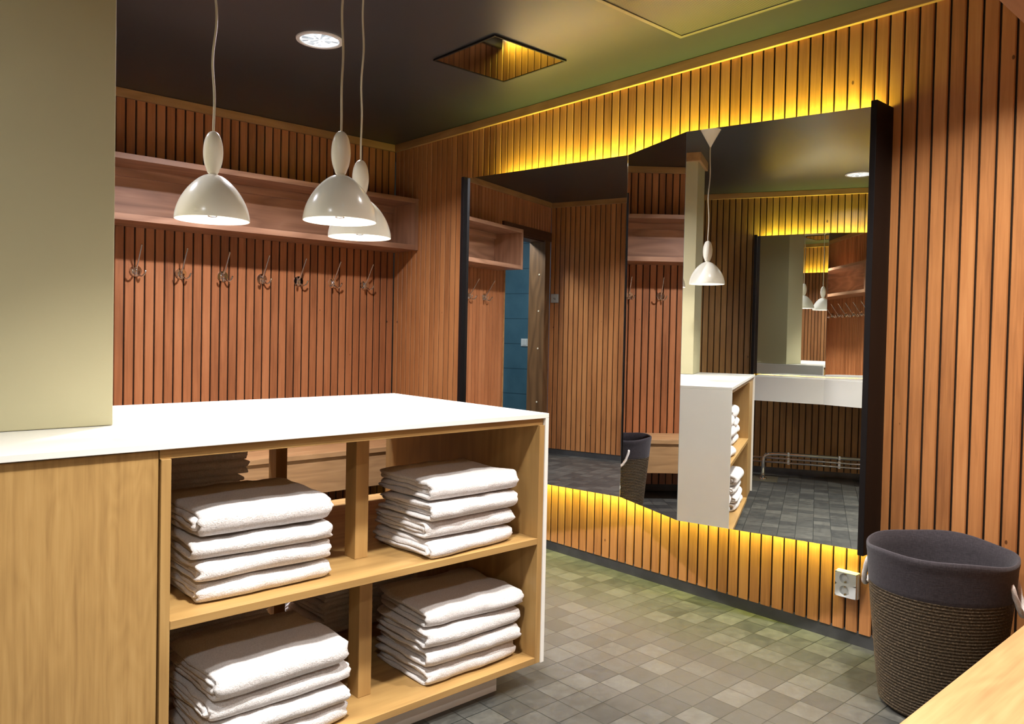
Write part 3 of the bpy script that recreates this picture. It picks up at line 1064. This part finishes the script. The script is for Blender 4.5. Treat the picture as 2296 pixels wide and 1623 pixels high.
# face plate with two round openings
def plate_with_holes(bm, w, h, holes, r, x0, x1, seg=28):
    ys = [-w / 2, w / 2]
    # front face built from quads between the hole rims and their square cells
    n = len(holes)
    for hi, (hy, hz) in enumerate(holes):
        zlo, zhi = -h / 2 + h * hi / n, -h / 2 + h * (hi + 1) / n
        rim, sq, back = [], [], []
        for k in range(seg):
            a = 2 * PI * k / seg
            c, s = math.cos(a), math.sin(a)
            rim.append(bm.verts.new((x1, hy + r * c, hz + r * s)))
            back.append(bm.verts.new((x0 + 0.001, hy + r * 0.86 * c, hz + r * 0.86 * s)))
            f = 1e9
            if abs(c) > 1e-6:
                f = min(f, ((ys[1] - hy) / c) if c > 0 else ((ys[0] - hy) / c))
            if abs(s) > 1e-6:
                f = min(f, ((zhi - hz) / s) if s > 0 else ((zlo - hz) / s))
            sq.append(bm.verts.new((x1, hy + f * c, hz + f * s)))
        for k in range(seg):
            j = (k + 1) % seg
            bm.faces.new((rim[k], rim[j], sq[j], sq[k]))
            bm.faces.new((rim[k], back[k], back[j], rim[j]))
        bm.faces.new(back)
    for (ya, yb, za, zb) in ((-w / 2, -w / 2, -h / 2, h / 2), (w / 2, w / 2, -h / 2, h / 2)):
        bm.faces.new([bm.verts.new(q) for q in ((x0, ya, za), (x1, ya, za), (x1, ya, zb), (x0, ya, zb))])
    for z in (-h / 2, h / 2):
        bm.faces.new([bm.verts.new(q) for q in ((x0, -w / 2, z), (x1, -w / 2, z), (x1, w / 2, z), (x0, w / 2, z))])
plate_with_holes(bm, 0.083, 0.098, [(0.004, -0.0245), (0.004, 0.0245)], 0.0205, -0.018, -0.034)
obj('face_plate', bm, M['plastic'], so)
for z in (-0.0245, 0.0245):
    bm = newbm()
    bmesh.ops.create_cone(bm, cap_ends=True, segments=24, radius1=0.0075, radius2=0.0065, depth=0.006, matrix=Matrix.Translation((-0.021, 0.004, z)) @ Matrix.Rotation(PI / 2, 4, 'Y'))
    o = obj('socket_well', bm, M['plastic'], so, True, angle=40)
    for s in (-1, 1):
        bm = newbm()
        add_box(bm, -0.030, -0.019, 0.004 - 0.003, 0.004 + 0.003, z + s * 0.0158 - 0.0025, z + s * 0.0158 + 0.0025)
        obj('earth_clip', bm, M['contact'], o)

sw = thing('wall_controller', 'small grey wall controller with a twig mark beside the doorway, seen in the mirror', 'switch', (XL, -0.064, 1.551))  # room controller plate, not a light switch
bm = newbm(); add_box(bm, 0.0005, 0.014, -0.042, 0.042, -0.043, 0.043, 0.003)
fp = obj('face_plate', bm, M['plastic_grey'], sw)
bm = newbm(); add_box(bm, 0.0135, 0.018, -0.032, 0.032, -0.033, 0.033, 0.002)
obj('key', bm, M['plastic_grey'], sw)
bm = newbm()
add_tube(bm, [(0.0185, 0.012, 0.004), (0.0185, 0.0, -0.008), (0.0185, -0.010, -0.012)], 0.0016, 6)
add_tube(bm, [(0.0185, 0.0, -0.008), (0.0185, -0.002, 0.006)], 0.0014, 6)
add_tube(bm, [(0.0185, -0.010, -0.012), (0.0185, -0.012, 0.002)], 0.0014, 6)
obj('mark', bm, M['black_matt'], sw)

s2 = thing('light_switch', 'white double light switch on the blue tiled wall beyond the doorway', 'switch', (-4.3, 0.77, 1.090), PI / 2)
bm = newbm(); add_box(bm, -0.044, 0.044, -0.012, -0.0005, -0.044, 0.044, 0.002)
obj('face_plate', bm, M['plastic'], s2)
for s in (-1, 1):
    bm = newbm(); add_box(bm, s * 0.016 - 0.0145, s * 0.016 + 0.0145, -0.017, -0.0115, -0.032, 0.032, 0.0015)
    obj('rocker', bm, M['plastic'], s2)

# ------------------------------------------------------------------ ceiling fittings
def downlight(x, y, label, power, col=(0.93, 0.96, 1.0), spread=150):
    th = thing('downlight', label, 'light', (x, y, H), 0, 'recessed round downlights')
    b = newbm()
    add_lathe(b, [(0.104, -0.0005), (0.103, -0.006), (0.090, -0.008), (0.086, -0.004), (0.086, -0.001)], 48)
    obj('ring', b, M['ring_white'], th, True, angle=40)
    b = newbm()
    # shallow dish under the ceiling plane, inside the ring
    add_lathe(b, [(0.086, -0.004), (0.080, -0.0032), (0.06, -0.0022), (0.03, -0.0014), (0.002, -0.001)], 48, cap1=True)
    obj('reflector', b, M['reflector'], th, True)
    ld = bpy.data.lights.new('downlight_beam', 'AREA')
    ld.shape = 'DISK'
    ld.size = 0.14
    ld.energy = power
    ld.color = col
    ld.spread = math.radians(spread)
    lo = bpy.data.objects.new('downlight_beam', ld)
    COL.objects.link(lo)
    lo.parent = th
    lo.location = (0, 0, -0.014)
    return th
DL = 26.0
downlight(-1.367, -1.440, 'round recessed downlight behind the middle pendant cord', DL * 2.1, (0.98, 0.93, 1.0))
downlight(-3.530, -3.450, 'round recessed downlight seen in the right mirror panel', DL * 0.4)
downlight(-2.250, -3.600, 'round recessed downlight above the aisle before the towel cabinet', DL * 1.2, (1.0, 0.97, 0.93), 95)
downlight(-1.000, -3.000, 'round recessed downlight above the floor before the mirror', DL * 0.4, (1.0, 0.97, 0.93), 100)
downlight(-0.800, -3.950, 'added unseen downlight above the near bench', DL * 1.1, (1.0, 0.95, 0.90), 120)  # added out of view to brighten the right wall
downlight(-3.45, -5.3, 'added unseen fill downlight behind the viewer', DL * 0.9, (1.0, 0.97, 0.93))  # added out of view as front fill
downlight(-2.62, -1.50, 'added unseen cool downlight near the doorway corner', DL * 0.5, (0.88, 0.86, 1.0), 125)  # added out of view, stands in for cool light from the left

hz = thing('ceiling_hatch', 'shiny dark square hatch flush in the ceiling before the mirror', 'hatch', (-0.634, -1.826, H))
bm = newbm(); add_box(bm, -0.215, 0.215, -0.215, 0.215, -0.006, -0.0005)
obj('panel', bm, M['hatch'], hz)
bm = newbm()
for (a, b_, c, d) in ((-0.224, 0.224, -0.224, -0.2155), (-0.224, 0.224, 0.2155, 0.224), (-0.224, -0.2155, -0.2155, 0.2155), (0.2155, 0.224, -0.2155, 0.2155)):
    add_box(bm, a, b_, c, d, -0.008, -0.0005)
obj('frame', bm, M['black'], hz)

vt = thing('ceiling_vent', 'perforated metal ceiling vent at the top edge above the mirror', 'vent', (-0.58, -2.90, H))
bm = newbm(); add_box(bm, -0.255, 0.285, -0.29, 0.28, -0.006, -0.002)
obj('mesh_panel', bm, M['grille'], vt)
bm = newbm()
for (a, b_, c, d) in ((-0.275, 0.305, -0.31, -0.29), (-0.275, 0.305, 0.28, 0.30), (-0.275, -0.255, -0.29, 0.28), (0.285, 0.305, -0.29, 0.28)):
    add_box(bm, a, b_, c, d, -0.010, -0.0005, 0.001)
obj('frame', bm, M['steel'], vt)

# light of the tiled room beyond the doorway
ld = bpy.data.lights.new('next_room_light', 'AREA'); ld.shape = 'DISK'; ld.size = 0.3; ld.energy = 30.0; ld.color = (0.9, 0.95, 1.0)
lo = bpy.data.objects.new('next_room_light', ld); COL.objects.link(lo); lo.location = (-2.7, 0.6, H - 0.02)

# ------------------------------------------------------------------ world, camera, view
w = bpy.data.worlds.new('World'); sc.world = w; w.use_nodes = True
w.node_tree.nodes['Background'].inputs[0].default_value = (0.5, 0.48, 0.42, 1)
w.node_tree.nodes['Background'].inputs[1].default_value = 0.02

cam_d = bpy.data.cameras.new('camera')
cam = bpy.data.objects.new('camera', cam_d); COL.objects.link(cam)
F, PPX, PPY = 1748.05, 1148.0, 782.0
yaw, pitch, roll = math.radians(42.2003), math.radians(-1.2611), math.radians(1.2)
fwd = Vector((math.sin(yaw) * math.cos(pitch), math.cos(yaw) * math.cos(pitch), math.sin(pitch)))
right = Vector((math.cos(yaw), -math.sin(yaw), 0))
up = right.cross(fwd)
r2 = right * math.cos(roll) + up * math.sin(roll)
u2 = -right * math.sin(roll) + up * math.cos(roll)
mw = Matrix((r2, u2, -fwd)).transposed().to_4x4()
mw.translation = Vector((-3.07281, -4.64547, 1.21113))
cam.matrix_world = mw
cam_d.sensor_fit = 'HORIZONTAL'
cam_d.sensor_width = 36.0
cam_d.lens = F / 2296.0 * 36.0
cam_d.shift_x = (1148.0 - PPX) / 2296.0
cam_d.shift_y = (PPY - 811.5) / 2296.0
cam_d.clip_start = 0.02
sc.camera = cam

vs = sc.view_settings
vs.view_transform = 'Standard'
vs.look = 'None'
vs.gamma = 1.0
vs.use_curve_mapping = False
vs.exposure = 0.33
cy = sc.cycles
cy.max_bounces = 12
cy.diffuse_bounces = 4
cy.glossy_bounces = 8
cy.caustics_reflective = True
cy.caustics_refractive = False
cy.sample_clamp_indirect = 6.0
cy.use_denoising = True
